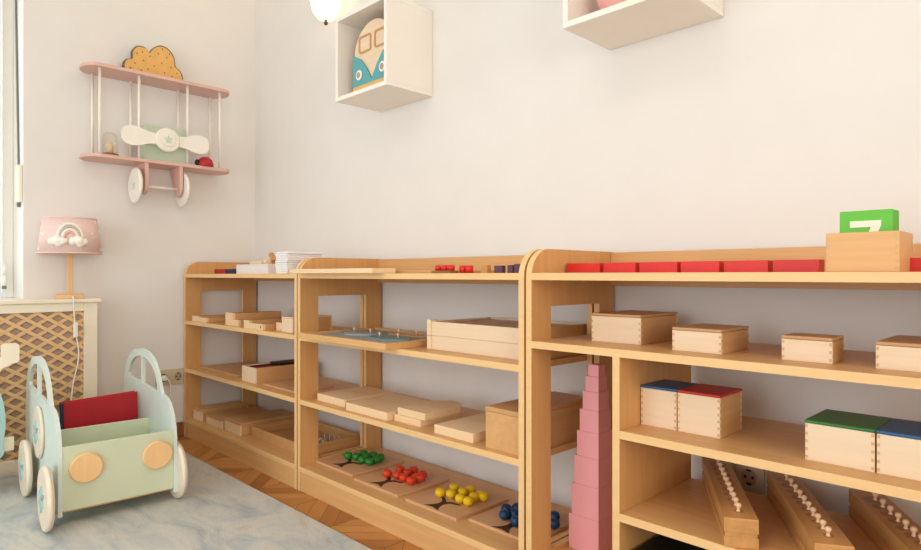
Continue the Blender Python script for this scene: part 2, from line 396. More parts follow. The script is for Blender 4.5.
# ------------------------------------------------------------------ generic wooden boxes and boards
def joints(mb, x0, x1, y0, y1, z0, z1, p=.0075, w=.006):
    n = int((z1-z0-.004)/p); e = .0003
    for i in range(n):
        z = z0+.004+i*p
        if i % 2 == 0:
            for xa in (x0, x1-w): mb.box(xa+.0006, xa+w-.0006, y0-e, y0+.001, z, z+p*.8, M['joint'], 0)
        else:
            for ya in (y0, y1-w): mb.box(x1-.001, x1+e, ya+.0006, ya+w-.0006, z, z+p*.8, M['joint'], 0)
def lidded(label, x0, x1, y0, y1, z0, h, lid=.007, lidm='beech', body='beech', over=0, jt=True, rz=0, group=None, name='wooden_box', cat='box'):
    w, d = x1-x0, y1-y0
    t = thing(name, label, cat, ((x0+x1)/2, (y0+y1)/2, z0), rz, group)
    mb = MB(); wl_ = .007; b = M[body]; hz = h-lid
    mb.box(-w/2, w/2, -d/2, -d/2+wl_, 0, hz, b, .0012); mb.box(-w/2, w/2, d/2-wl_, d/2, 0, hz, b, .0012)
    mb.box(-w/2, -w/2+wl_, -d/2+wl_, d/2-wl_, 0, hz, b, .0012); mb.box(w/2-wl_, w/2, -d/2+wl_, d/2-wl_, 0, hz, M['beechw'] if body == 'beech' else b, .0012)  # right wall in darker wood stands in for its weaker light
    mb.box(-w/2+wl_, w/2-wl_, -d/2+wl_, d/2-wl_, 0, .006, b, 0)
    if jt: joints(mb, -w/2, w/2, -d/2, d/2, 0, hz)
    mb.build('body', t)
    l = MB().box(-w/2-over, w/2+over, -d/2-over, d/2+over, hz+.0006, h, M[lidm], .0015).build('lid', t)
    if lidm not in ('beech', 'tan', 'beechw'): l['label'] = 'painted %s lid' % lidm.split('_')[0]
    return t
def tray(label, x0, x1, y0, y1, z0, h, m='beech', wall=.009, base=.005, rz=0, name='wooden_tray', cat='tray', group=None, inset=None, jt=0):
    w, d = x1-x0, y1-y0
    t = thing(name, label, cat, ((x0+x1)/2, (y0+y1)/2, z0), rz, group)
    mb = MB(); b = M[m]
    mb.box(-w/2, w/2, -d/2, -d/2+wall, 0, h, b, .0012); mb.box(-w/2, w/2, d/2-wall, d/2, 0, h, b, .0012)
    mb.box(-w/2, -w/2+wall, -d/2+wall, d/2-wall, 0, h, b, .0012); mb.box(w/2-wall, w/2, -d/2+wall, d/2-wall, 0, h, M['beechw'] if m == 'beech' else b, .0012)  # shade of the right wall painted in with a darker wood
    if jt: joints(mb, -w/2, w/2, -d/2, d/2, 0, h, jt, jt)
    mb.build('rim', t)
    MB().box(-w/2+wall, w/2-wall, -d/2+wall, d/2-wall, 0, base, M[inset or m], 0).build('base', t)
    return t
def slab(label, x0, x1, y0, y1, z0, h, m='board', name='wooden_board', cat='board', rz=0, group=None, side=None, bev=.002):
    mb = MB(); w, d = x1-x0, y1-y0
    mb.box(-w/2, w/2, -d/2, d/2, 0, h, M[m], bev)
    o = mb.build(name); o.location = ((x0+x1)/2, (y0+y1)/2, z0); o.rotation_euler.z = rz
    return tag(o, label, cat, group)

# ---- third cabinet, upper shelf: plain boxes
Z = .6781
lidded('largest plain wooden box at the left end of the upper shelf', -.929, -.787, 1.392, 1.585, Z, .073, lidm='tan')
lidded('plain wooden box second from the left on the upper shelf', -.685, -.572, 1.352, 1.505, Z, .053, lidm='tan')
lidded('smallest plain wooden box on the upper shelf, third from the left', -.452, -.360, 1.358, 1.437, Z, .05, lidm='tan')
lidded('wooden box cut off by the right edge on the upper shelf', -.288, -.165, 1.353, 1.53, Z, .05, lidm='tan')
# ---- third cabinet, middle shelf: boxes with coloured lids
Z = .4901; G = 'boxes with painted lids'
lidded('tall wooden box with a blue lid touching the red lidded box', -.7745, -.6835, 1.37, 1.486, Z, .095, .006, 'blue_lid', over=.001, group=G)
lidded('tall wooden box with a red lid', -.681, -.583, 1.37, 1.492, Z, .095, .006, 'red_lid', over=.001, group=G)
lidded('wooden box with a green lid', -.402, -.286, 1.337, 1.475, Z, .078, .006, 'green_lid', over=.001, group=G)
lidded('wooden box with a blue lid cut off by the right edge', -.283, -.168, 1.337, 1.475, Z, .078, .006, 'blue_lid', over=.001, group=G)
# ---- third cabinet, lower shelf: knobbed cylinder blocks
U = Vector((-.499, .867, 0)); Wd = Vector((.867, .499, 0)); ANG = math.atan2(Wd.y, Wd.x)
def knob_block(P, label, gl, grp, first_gap):
    t = thing('cylinder_block', label, 'block', (P[0], P[1], .2991), ANG, 'knobbed cylinder blocks')
    L_, w = .44, .065
    mb = MB(); mb.box(0, w, 0, L_, .030, .060, M['oak'], .0015); mb.box(.0025, w-.0025, .002, L_-.002, .022, .030, M['oak'], 0); mb.box(0, w, 0, L_, 0, .022, M['oak'], .0015)
    mb.build('body', t)
    ds = [.040, .074, .108, .143, .178, .214, .251, .290, .331, .375]
    for i, d in enumerate(ds):
        r = .009+.0014*i
        k = thing('knobbed_cylinder', gl, 'knobbed cylinder', Vector((P[0], P[1], .3592))+Wd*(w/2)+U*d, 0, grp)
        MB().cyl((0, 0, 0), (0, 0, .0008), r, M['dark_knob'], seg=20).build('disc', k)
        MB().lathe([(.0045, .0008), (.003, .003), (.0026, .006), (.0036, .008), (.0056, .011), (.006, .014), (.0046, .017), (0, .0185)], M['knob'], seg=14).build('knob', k)
knob_block((-.533, 1.273), 'cylinder block nearest the divider, with a row of pale knobs', 'pale knobbed cylinder in the block nearest the divider', 'knobs of the block nearest the divider', 0)
knob_block((-.365, 1.268), 'middle one of the three knobbed cylinder blocks on the lower shelf', 'pale knobbed cylinder in the middle cylinder block', 'knobs of the middle block', 0)
knob_block((-.183, 1.262), 'cylinder block at the right edge of the lower shelf', 'pale knobbed cylinder in the cylinder block at the right edge', 'knobs of the right block', 0)
bx = thing('black_box', 'black flat box shape under the lowest shelf of the nearest cabinet', 'box', (-.355, 1.47, .0963))  # solid black block with a slab on top, filling the lowest bay
MB().box(-.41, .41, -.165, .165, 0, .085, M['black'], .006).build('body', bx)
MB().box(-.413, .413, -.168, .168, .0852, .108, M['black'], .006).build('lid', bx)
# ---- pink tower
z = .0963; xr, yf = -.934, 1.432
names = ['largest pink cube at the bottom of the tower', 'pink cube second from the bottom of the tower', 'pink cube third from the bottom of the tower', 'pink cube fourth from the bottom of the tower',
         'pink cube fourth from the top of the tower', 'pink cube third from the top of the tower', 'pink cube just under the topmost tower cube', 'smallest pink cube on top of the tower']
z = .0795+.0168
for k, s in enumerate((.096, .0868, .0778, .0690, .0600, .0505, .0415, .032)):
    o = slab(names[k], xr-s, xr, yf, yf+s, z, s-.0004, 'pink', 'tower_cube', 'cube', 0, 'cubes of the pink tower', bev=.0012); z += s
# ---- third cabinet, top: red prisms, number box
G = 'red blocks on the top board'
reds = [(-1.028, -.923), (-.911, -.818), (-.807, -.707), (-.698, -.606), (-.595, -.5), (-.49, -.4), (-.275, -.185)]
rl = ['first red wooden block, next to the cabinet side', 'second red wooden block from the cabinet side', 'third red wooden block from the cabinet side', 'fourth red wooden block from the cabinet side',
      'red wooden block, second to the left of the number box', 'red wooden block just left of the number box', 'red wooden block at the right edge, behind the number box']
for (a, b), l in zip(reds, rl): slab(l, a, b, 1.42, 1.455, .8556, .0265, 'red', 'red_block', 'block', 0, G, bev=.001)
tray('open pale wooden box holding the green number tiles', -.3645, -.2475, 1.333, 1.447, .8556, .0735, 'cab', .008, .006, name='number_box', cat='box', jt=.0066)
def tile(y, label, digit):
    t = thing('number_tile', label, 'tile', (-.3045, y, .862), 0, 'green number tiles')
    rot = Matrix.Rotation(math.radians(-3), 4, 'X')
    mb = MB(); mb.box(-.0425, .0425, 0, .010, 0, .1085, M['lime'], .001); mb.build('tile', t)
    t.rotation_euler.x = math.radians(-2)
    if digit:
        g = MB(); g.prism([(-.025, .077), (-.025, .089), (.025, .089), (.025, .079), (.0, .018), (-.014, .018), (.009, .077)], .0012, M['cream'], frame=((0, 0, 0), (1, 0, 0), (0, 0, 1), (0, -1, 0)))
        tag(g.build('numeral', t), 'cream raised numeral 7')
tile(1.352, 'front green number tile showing a cream 7', True)
tile(1.3665, 'green number tile right behind the tile with the 7', False)
tile(1.381, 'green number tile third in the number box', False)
tile(1.3955, 'rearmost green number tile in the number box', False)

# ---- second cabinet, top
slab('long pale plank overhanging the front edge of the middle cabinet top', -2.19, -1.66, 1.225, 1.325, .8556, .0168, 'board', 'wooden_plank', 'plank')
slab('thin flat board lying behind the long pale plank', -2.15, -1.46, 1.345, 1.60, .8556, .010, 'tan', 'wooden_board', 'board')
slab('small reddish brown base under the red cylinders', -1.482, -1.398, 1.325, 1.365, .8556, .008, 'brownw', 'wooden_block', 'block')
G = 'red cylinders on the middle cabinet'
for x, l, zz in ((-1.468, 'leftmost small red cylinder on the reddish base', .8638), (-1.44, 'small red cylinder in the centre of the reddish base', .8638), (-1.412, 'rightmost small red cylinder on the reddish base', .8638)):
    c = MB(); c.cyl((0, 0, 0), (0, 0, .017), .0125, M['red'], seg=20, bev=.002); o = c.build('red_cylinder'); o.location = (x, 1.345, zz); tag(o, l, 'cylinder', G)
for x, l in ((-1.388, 'small red cylinder standing beside the reddish base'), (-1.361, 'small red cylinder closest to the brown cube')):
    c = MB(); c.cyl((0, 0, 0), (0, 0, .024), .0125, M['red'], seg=20, bev=.002); o = c.build('red_cylinder'); o.location = (x, 1.375, .8556); tag(o, l, 'cylinder', G)
slab('small light brown cube between red and purple pieces', -1.299, -1.271, 1.36, 1.376, .8556, .024, 'oak', 'small_cube', 'cube', bev=.001)
G = 'dark purple blocks on the middle cabinet'
slab('dark purple block beside the light brown cube', -1.244, -1.213, 1.36, 1.376, .8556, .022, 'purple', 'small_block', 'block', 0, G, bev=.001)
slab('dark purple block, second from the cabinet side', -1.193, -1.173, 1.36, 1.376, .8556, .023, 'purple', 'small_block', 'block', 0, G, bev=.001)
slab('dark purple block closest to the cabinet side', -1.168, -1.140, 1.36, 1.376, .8556, .026, 'purple', 'small_block', 'block', 0, G, bev=.001)
# ---- second cabinet, upper shelf: map tray and stacked frames
mt = tray('wide shallow wooden tray with a blue map puzzle sticking out over the shelf', -2.125, -1.587, 1.225, 1.59, .6112, .0205, 'cab', .022, .012, inset='mapblue', name='map_tray')
random.seed(3)
for i, (cx, cy, rx, ry, m, l) in enumerate([(-.13, .02, .10, .08, 'mapblue', 'grey blue land piece at the left of the map tray'), (.10, -.03, .11, .07, 'mapteal', 'teal land piece at the right of the map tray'), (.06, .09, .12, .04, 'tan', 'tan land piece at the rear of the map tray')]):
    p = thing('puzzle_piece', l, 'puzzle piece', (-1.856+cx, 1.4075+cy, .6234), 0, 'map puzzle pieces')
    pts = [(rx*math.cos(a)*random.uniform(.72, 1.0), ry*math.sin(a)*random.uniform(.72, 1.0)) for a in [2*PI*k/11 for k in range(11)]]
    MB().prism(smooth_closed(pts, 4), .006, M[m], frame=((0, 0, 0), (1, 0, 0), (0, 1, 0), (0, 0, 1))).build('piece', p)
    for dx in (-.05, .03): MB().lathe([(.003, .006), (.002, .012), (.005, .017), (.004, .021), (0, .022)], M['knob'], (dx, .01*(1 if dx > 0 else -1), 0), 10).build('knob', p)
def frame_tray(z0, label, ph=.0441):
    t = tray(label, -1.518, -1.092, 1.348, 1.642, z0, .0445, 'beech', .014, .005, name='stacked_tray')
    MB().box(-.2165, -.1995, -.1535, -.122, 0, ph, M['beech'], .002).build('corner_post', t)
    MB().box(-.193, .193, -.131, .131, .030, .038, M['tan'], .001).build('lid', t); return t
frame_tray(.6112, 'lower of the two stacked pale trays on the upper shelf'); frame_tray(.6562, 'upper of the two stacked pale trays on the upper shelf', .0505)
# ---- second cabinet, lower shelf: boards and a big box
Z = .3601
slab('thick pale board at the left end of the lower shelf', -2.141, -1.951, 1.318, 1.55, Z, .028, 'board', bev=.0015)
slab('pale board between the left board and the stacked pair', -1.915, -1.672, 1.297, 1.53, Z, .028, 'board', bev=.0015)
def clipped(label, x0, x1, y0, y1, z0, h):
    w, d = x1-x0, y1-y0; c = .05
    mb = MB(); mb.prism([(0, 0), (w, 0), (w, d-c), (w-c, d), (c, d), (0, d-c)], h, M['board'], frame=((0, 0, 0), (1, 0, 0), (0, 1, 0), (0, 0, 1)))
    o = mb.build('wooden_board'); o.location = (x0, y0, z0); return tag(o, label, 'board')
clipped('lower board of the stacked pair with clipped corners', -1.664, -1.53, 1.322, 1.555, Z, .0215)
clipped('upper board of the stacked pair with clipped corners', -1.657, -1.517, 1.33, 1.54, Z+.0217, .023)
slab('pale board lying just left of the large closed box', -1.443, -1.275, 1.303, 1.56, Z, .028, 'board', bev=.0015)
lidded('large closed wooden box at the right end of the lower shelf', -1.222, -1.09, 1.3, 1.62, Z, .118, .014, 'tan', 'beechw', over=.001)
# ---- second cabinet, bottom: four tree boards with beads
bead_kind = {}
def bead(mat):
    if mat not in bead_kind:
        b = MB().lathe([(.005, 0), (.005, .003), (.012, .0045), (.0165, .010), (.0175, .017), (.0155, .0245), (.010, .029), (.004, .0305), (0, .0305)], M[mat], seg=18)
        o = b.build('fruit_bead'); bead_kind[mat] = o; return o
    o = bead_kind[mat].copy(); COL.objects.link(o); return o
boards = [
 ('green', 'fgreen', -2.2, -1.952, 1.35, 1.60, (-2.085, 1.415), [(-2.122, 1.449), (-2.088, 1.465), (-2.101, 1.510), (-2.037, 1.457), (-2.057, 1.525), (-1.996, 1.462), (-2.010, 1.526), (-2.059, 1.493), (-2.000, 1.494)]),
 ('red', 'fred', -1.916, -1.662, 1.333, 1.575, (-1.80, 1.39), [(-1.832, 1.422), (-1.790, 1.435), (-1.837, 1.486), (-1.753, 1.435), (-1.785, 1.478), (-1.792, 1.516), (-1.709, 1.432), (-1.721, 1.468), (-1.729, 1.505), (-1.709, 1.477)]),
 ('yellow', 'fyel', -1.62, -1.376, 1.333, 1.575, (-1.50, 1.385), [(-1.547, 1.423), (-1.547, 1.488), (-1.512, 1.440), (-1.497, 1.480), (-1.460, 1.432), (-1.495, 1.515), (-1.424, 1.433), (-1.440, 1.476), (-1.435, 1.500), (-1.418, 1.499)]),
 ('blue', 'fblue', -1.353, -1.108, 1.362, 1.605, (-1.225, 1.41), [(-1.294, 1.471), (-1.266, 1.431), (-1.252, 1.460), (-1.209, 1.417), (-1.275, 1.501), (-1.153, 1.529), (-1.120, 1.484), (-1.247, 1.514), (-1.208, 1.496), (-1.196, 1.519)])]
for nm, mat, x0, x1, y0, y1, tr, spots in boards:
    b = thing('tree_board', 'square wooden counting board with %s beads on a printed tree' % nm, 'board', ((x0+x1)/2, (y0+y1)/2, .0962), 0, 'tree boards on the bottom shelf')
    w, d = x1-x0, y1-y0
    MB().box(-w/2, w/2, -d/2, d/2, 0, .0095, M['beechp'], .0015).build('board', b)
    tx, ty = tr[0]-(x0+x1)/2, tr[1]-(y0+y1)/2
    tree = [(-.035, -.045), (.0, -.037), (.035, -.047), (.017, -.022), (.011, .0), (.02, .02), (.055, .03), (.052, .038), (.012, .033), (.0, .022), (-.014, .035), (-.04, .05), (-.044, .043), (-.015, .018), (-.009, 0), (-.015, -.022)]
    g = MB(); g.prism([(p[0]+tx, p[1]+ty) for p in tree], .0006, M['trunk'], frame=((0, 0, .0094), (1, 0, 0), (0, 1, 0), (0, 0, 1))); tag(g.build('tree_inlay', b), 'dark brown tree trunk')
    for p in spots:
        o = bead(mat); o.location = (p[0], p[1], .1058)
        tag(o, '%s wooden bead standing on the %s tree board' % (nm, nm), 'bead', '%s beads of the tree board' % nm)

# ---- first cabinet
Z = .6112
def notch(label, x0, xm, x1, y0, d, h1, h2, hole=False, m='beech'):
    """small wooden box whose front steps down from h1 to h2"""
    t = thing('stepped_box', label, 'box', (x0, y0, Z), 0)
    mb = MB(); f = M['board']
    mb.prism([(0, 0), (x1-x0, 0), (x1-x0, h2), (xm-x0, h2), (xm-x0, h1), (0, h1)], .012, f, frame=((0, 0, 0), (1, 0, 0), (0, 0, 1), (0, 1, 0))); mb.build('front', t)
    mb = MB(); mb.box(0, xm-x0, .012, d, 0, h1*.96, M['beechw'], .001); mb.box(xm-x0, x1-x0, .012, d, 0, h2*.96, M['beechw'], .001); mb.build('body', t)
    if hole: MB().cyl((x1-x0-.02, -.0006, h2*.5), (x1-x0-.02, .004, h2*.5), .0055, M['brownw'], seg=14).build('finger_hole', t)
    return t
notch('low wooden box at the left end of the corner cabinet upper shelf', -3.31, -3.22, -3.13, 1.29, .26, .028, .024)
notch('stepped wooden box with a tall left end, second on the upper shelf', -2.93, -2.85, -2.79, 1.3, .25, .06, .03)
notch('stepped wooden box with a round hole in its front', -2.705, -2.65, -2.525, 1.285, .22, .036, .026, True)
notch('small pale block box beside the tall box on the upper shelf', -2.5, -2.48, -2.445, 1.335, .2, .034, .033)
lidded('tall pale wooden box against the right side of the corner cabinet', -2.41, -2.318, 1.312, 1.5, Z, .064, .006, 'beech', jt=False)
Z = .3601
slab('thin tan board at the left of the corner cabinet lower shelf', -3.30, -2.88, 1.335, 1.61, Z, .012, 'tan', 'wooden_board', 'board')
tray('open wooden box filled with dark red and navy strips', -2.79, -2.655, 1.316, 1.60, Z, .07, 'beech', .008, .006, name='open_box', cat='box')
G = 'strips in the open box'
random.seed(11)
for i in range(7):
    x = -2.772+i*.0155; m = ['dred', 'navy', 'black', 'dred', 'navy', 'dred', 'black'][i]
    l = {'dred': 'dark red strip in the open wooden box', 'navy': 'navy strip in the open wooden box', 'black': 'black strip in the open wooden box'}[m]
    o = slab(l, x, x+.013, 1.33, 1.585, Z+.0065, random.uniform(.058, .064), m, 'paper_strip', 'strip', 0, G, bev=.0008)
o = slab('black flat card lying across the open box of strips', -2.76, -2.668, 1.44, 1.60, Z+.0712, .008, 'black', 'flat_card', 'card', 0)
slab('thin pale board in front of the open box, near the cabinet side', -2.61, -2.335, 1.328, 1.52, Z, .008, 'beechp', 'wooden_board', 'board')
Z = .0963
lidded('closed wooden box at the left end of the corner cabinet bottom', -3.345, -3.235, 1.31, 1.56, Z, .058, .012, 'beechw', jt=False)
lidded('closed low wooden box second on the corner cabinet bottom', -3.19, -3.005, 1.315, 1.58, Z, .046, .010, 'tan', over=.003, jt=False)
lidded('closed wooden box third on the corner cabinet bottom, next to the open tray', -2.98, -2.81, 1.318, 1.62, Z, .06, .012, 'beechw', jt=False)
tray('open wooden tray with metal clips on the corner cabinet bottom', -2.78, -2.29, 1.355, 1.63, Z, .047, 'beechw', .01, .006, name='open_tray')
G = 'metal clips in the tray'
for i in range(8):
    x = -2.40+.034*(i % 4)-.03; y = 1.47+.07*(i//4)
    c = MB(); c.tube([(-.008, 0, .003), (-.010, 0, .03), (0, 0, .042), (.010, 0, .03), (.008, 0, .003)], .0025, M['metal'], 8)
    c.box(-.011, .011, -.006, .006, 0, .004, M['metal'], .001)
    o = c.build('metal_clip'); o.location = (x, y, Z+.0062); o.rotation_euler.z = .5*i; tag(o, 'bent metal clip standing in the open wooden tray', 'clip', G)
# top of the first cabinet
Z = .8556
slab('flat red block lying on the corner cabinet top', -3.29, -3.165, 1.4, 1.44, Z, .025, 'dred', 'flat_block', 'block', bev=.001)
slab('flat dark block between the red block and the white box', -3.163, -3.038, 1.4, 1.44, Z, .025, 'navy', 'flat_block', 'block', bev=.001)
lidded('long white box on the corner cabinet top', -3.03, -2.70, 1.4, 1.6, Z, .046, .006, 'paper', 'paper', jt=False, name='white_box')
wb = thing('toy_figure', 'small pale wooden figure lying on the long white box', 'toy', (-2.90, 1.46, Z+.0464))
MB().box(-.07, .05, -.02, .02, 0, .016, M['board'], .005).build('body', wb); MB().ball((.065, 0, .014), .014, M['board']).build('head', wb)
wb = thing('toy_animal', 'small brown wooden animal standing on the long white box', 'toy', (-2.745, 1.46, Z+.0464))
mb = MB(); mb.box(-.03, .03, -.012, .012, .018, .042, M['oak'], .006); mb.ball((-.036, 0, .044), .013, M['oak']); mb.build('body', wb)
for x in (-.022, .022): MB().box(x-.006, x+.006, -.011, .011, 0, .02, M['oak'], .002).build('leg', wb)
slab('brown block standing between the white box and the paper stacks', -2.62, -2.55, 1.43, 1.47, Z, .06, 'brownw', 'wooden_block', 'block')
def papers(z0, label, h):
    t = thing('paper_stack', label, 'paper stack', (-2.392, 1.385, z0), 0, 'white paper stacks')
    n = 5
    for i in range(n):
        dx = random.uniform(-.004, .004); MB().box(-.048+dx, .048+dx, -.085, .085, i*h/n+.0003, (i+1)*h/n-.0004, M['paper'], .002).build('booklet', t)
papers(Z, 'lower white paper stack on the corner cabinet top', .0455); papers(Z+.046, 'upper white paper stack on the corner cabinet top', .046)

# ------------------------------------------------------------------ wall cube shelves
def cube_shelf(label, x0, y0, z0, s, d):
    t = thing('cube_shelf', label, 'wall shelf', (x0, y0, z0), 0, 'white cube wall shelves')
    th = .017
    MB().box(0, s, 0, d, 0, th, M['white'], .0015).build('bottom_panel', t); MB().box(0, s, 0, d, s-th, s, M['white'], .0015).build('top_panel', t)
    MB().box(0, th, 0, d, th, s-th, M['white'], .0015).build('side_panel', t); MB().box(s-th, s, 0, d, th, s-th, M['white'], .0015).build('side_panel', t)
    MB().box(th, s-th, d-.006, d, th, s-th, M['white'], 0).build('back_panel', t)
    return t
cube_shelf('white cube shelf on the wall with the toy van inside', -2.220, 1.452, 1.567, .345, .232)
cube_shelf('white cube shelf cut off by the top edge, with a pink ball', -1.058, 1.442, 1.543, .352, .242)
# toy van in the first cube
v = thing('toy_van', 'wooden toy van front in teal and natural wood inside the cube shelf', 'toy van', (-2.024, 1.50, 1.5843))
v.scale = (.93, 1, 1)
FR = ((0, 0, 0), (1, 0, 0), (0, 0, 1), (0, 1, 0))
out = [(-.135, 0), (.135, 0), (.135, .15)]+arc(.0, .15, .135, 0, 180, 16, .12)
MB().prism(out, .06, M['beech'], frame=((0, .0, .012), (1, 0, 0), (0, 0, 1), (0, 1, 0)), side=M['oak']).build('body', v)
low = [(-.137, .012), (.137, .012), (.137, .155)]+[(.13, .163), (.08, .14), (.04, .10), (.0, .045), (-.04, .10), (-.08, .14), (-.13, .163)]+[(-.137, .155)]
tag(MB().prism(low, .008, M['tealb'], frame=((0, -.009, 0), (1, 0, 0), (0, 0, 1), (0, 1, 0))).build('front_panel', v), 'teal lower front')
for s in (-1, 1):
    fr = MB(); fr.prism(rrect(.012, .10, .165, .235, .012) if s > 0 else rrect(-.10, -.012, .165, .235, .012), .004, M['tan'], [rrect(.019, .093, .172, .228, .008) if s > 0 else rrect(-.093, -.019, .172, .228, .008)], ((0, -.004, 0), (1, 0, 0), (0, 0, 1), (0, 1, 0))); fr.build('window_frame', v)
    h = MB(); h.cyl((s*.083, -.009, .075), (s*.083, -.016, .075), .021, M['white'], seg=24, bev=.002); h.cyl((s*.083, -.016, .075), (s*.083, -.018, .075), .012, M['radiator'], seg=20); h.build('headlight', v)
    w = MB(); w.cyl((s*.09, .02, .022), (s*.09, .052, .022), .022, M['brownw'], seg=24, bev=.002); w.build('wheel', v)
mb = MB(); mb.box(-.125, .125, -.016, -.009, .014, .03, M['ochre'], .003); mb.build('bumper', v)
pb = MB(); pb.ball((0, 0, .082), .084, M['ballpink'], (1, 1, .975), 28); o = pb.build('plush_ball'); o.location = (-.925, 1.56, 1.5602); tag(o, 'pink plush ball sitting in the cube shelf at the top edge', 'ball')

# ------------------------------------------------------------------ wall sconce
sc = thing('wall_sconce', 'lit glass wall sconce glowing above the corner beside the cube shelf', 'wall lamp', (-2.525, YB, 2.1))
MB().cyl((0, -.0005, .1), (0, -.014, .1), .045, M['brass'], seg=24, bev=.003).build('wall_plate', sc)
MB().tube([(0, -.014, .1), (0, -.05, .11), (0, -.08, .07), (0, -.085, -.04), (0, -.085, -.075)], .006, M['brass']).build('arm', sc)
MB().lathe([(.018, -.062), (.04, -.054), (.062, -.025), (.074, .03), (.082, .1), (.079, .1), (.070, .03), (.058, -.02), (.037, -.048), (.018, -.055)], M['glow'], (0, -.085, 0), 32).build('shade', sc)
MB().ball((0, -.085, -.076), .010, M['brass']).build('finial', sc)
MB().tube([(-.055, -.085, -.03), (-.085, -.085, -.02), (-.088, -.085, .0)], .003, M['brass']).build('clip', sc)

# ------------------------------------------------------------------ biplane shelf on the left wall
pl = thing('biplane_shelf', 'rose biplane shaped wall shelf with white propeller and wheels', 'wall shelf', (XL, 1.13, 1.39))
def stadium(y0, y1, x0, x1, bulge=.055):
    n = 10; pts = []
    for i in range(n+1):
        a = -PI/2+PI*i/n; pts.append((x0+(x1-x0)*(.5+.5*math.sin(a)), y1-bulge+bulge*math.cos(a)))
    for i in range(n+1):
        a = PI/2-PI*i/n; pts.append((x0+(x1-x0)*(.5+.5*math.sin(a)), y0+bulge-bulge*math.cos(a)))
    return pts
for z0, nm in ((.006, 'lower_wing'), (.425, 'upper_wing')):
    MB().prism(stadium(-.35, .35, .001, .172), .015, M['rose'], frame=((0, 0, z0), (1, 0, 0), (0, 1, 0), (0, 0, 1))).build(nm, pl)
for y in (-.285, -.115, .115, .282):
    for x in (.025, .148): MB().cyl((x, y, .021), (x, y, .425), .0065, M['white'], seg=12).build('strut', pl)
tag(MB().box(.045, .128, -.085, .125, .0215, .2, M['mintbox'], .004).build('nose_block', pl), 'mint green block')
pr = MB()
hubc = Vector((.187, 0, .122))
def blade(s):
    P = [(.02, -.02), (.08, -.028), (.15, -.047), (.195, -.035), (.205, 0), (.195, .035), (.15, .047), (.08, .028), (.02, .02)]
    tw = math.radians(0)
    return [(s*p[0], p[1]) for p in P][::s]
for s in (1, -1): pr.prism(smooth_closed(blade(s), 4), .01, M['white'], frame=(hubc, (0, 1, 0), (0, 0, 1), (1, 0, 0)))
pp = pr.build('propeller', pl)
hb = MB(); hb.cyl((.128, 0, .122), (.187, 0, .122), .016, M['white'], seg=16); hb.cyl((.1865, 0, .122), (.207, 0, .122), .058, M['white'], seg=32, bev=.005); hb.cyl((.207, 0, .122), (.212, 0, .122), .034, M['white'], seg=32, bev=.002); hb.build('hub', pl)
star = [((.022 if i % 2 == 0 else .010)*math.sin(PI*i/5), (.022 if i % 2 == 0 else .010)*math.cos(PI*i/5)) for i in range(10)]
tag(MB().prism(star, .003, M['mintbox'], frame=((.2121, 0, .122), (0, 1, 0), (0, 0, 1), (1, 0, 0))).build('star', pl), 'grey green star')
for y, yw in ((-.092, -.13), (.07, .092)):
    brk = [(.03, .006), (.165, .006), (.165, -.08)]+arc(.12, -.10, .045, 0, -110, 8)+[(.045, -.03)]
    MB().prism(brk, .016, M['rose'], frame=((0, y, 0), (1, 0, 0), (0, 0, 1), (0, 1, 0))).build('wheel_bracket', pl)
    wh = MB(); wh.cyl((.12, yw, -.105), (.12, yw+.016, -.105), .087, M['white'], seg=40, bev=.004); 
    f = yw-.001 if y < 0 else yw+.017
    wh.build('wheel', pl)
    if y < 0: MB().prism([(p[0]+.12, p[1]-.105) for p in star], .003, M['mintbox'], frame=((0, yw-.0031, 0), (1, 0, 0), (0, 0, 1), (0, 1, 0))).build('wheel_star', pl)
MB().cyl((.12, -.13, -.105), (.12, .1, -.105), .007, M['white'], seg=12).build('axle', pl)
# things on the biplane shelf
jr = thing('glass_dome', 'small glass dome on a wooden base, on the lower wing of the biplane shelf', 'dome', (-3.31, .905, 1.4112))
tag(MB().lathe([(.036, 0), (.038, .003), (.038, .014), (.034, .018)], M['brownw'], seg=24).build('base', jr), 'brown wooden base')
MB().lathe([(.032, .018), (.033, .05), (.033, .085), (.030, .105), (.018, .118), (0, .121)], M['jar'], seg=24).build('dome', jr)
MB().lathe([(.014, .018), (.012, .04), (.016, .055), (.009, .07), (0, .074)], M['beech'], seg=14).build('ornament', jr)
lb = thing('ladybird_toy', 'small dark red toy on the right end of the biplane lower wing', 'toy', (-3.25, 1.335, 1.4112))
lb.scale = (1.4, 1.4, 1.5)
MB().lathe([(.028, 0), (.029, .008), (.025, .022), (.014, .032), (0, .035)], M['dred'], seg=20).build('shell', lb)
MB().ball((0, -.028, .012), .011, M['black'], seg=12).build('head', lb)
cl = thing('cloud_ornament', 'ochre cloud ornament with dark specks standing on the upper wing', 'cloud', (-3.335, 1.108, 1.8302))
cl.scale = (1, 1, 1.13)
cp = [(-.13, .0), (.125, .0), (.142, .03), (.13, .062), (.105, .08), (.098, .12), (.07, .152), (.03, .16), (-.005, .14), (-.022, .118), (-.045, .135), (-.08, .133), (-.102, .108), (-.104, .075), (-.13, .065), (-.142, .04), (-.138, .015)]
cp = smooth_closed(cp, 4); cp = [(p[0], max(0, p[1])) for p in cp]
MB().prism(cp, .022, M['slate'], frame=((-.011, 0, .0), (0, 1, 0), (0, 0, 1), (1, 0, 0))).build('core', cl)
fc = MB(); fc.prism([(p[0]*.955, p[1]*.95+.002) for p in cp], .002, M['ochre'], frame=((.0111, 0, 0), (0, 1, 0), (0, 0, 1), (1, 0, 0)))
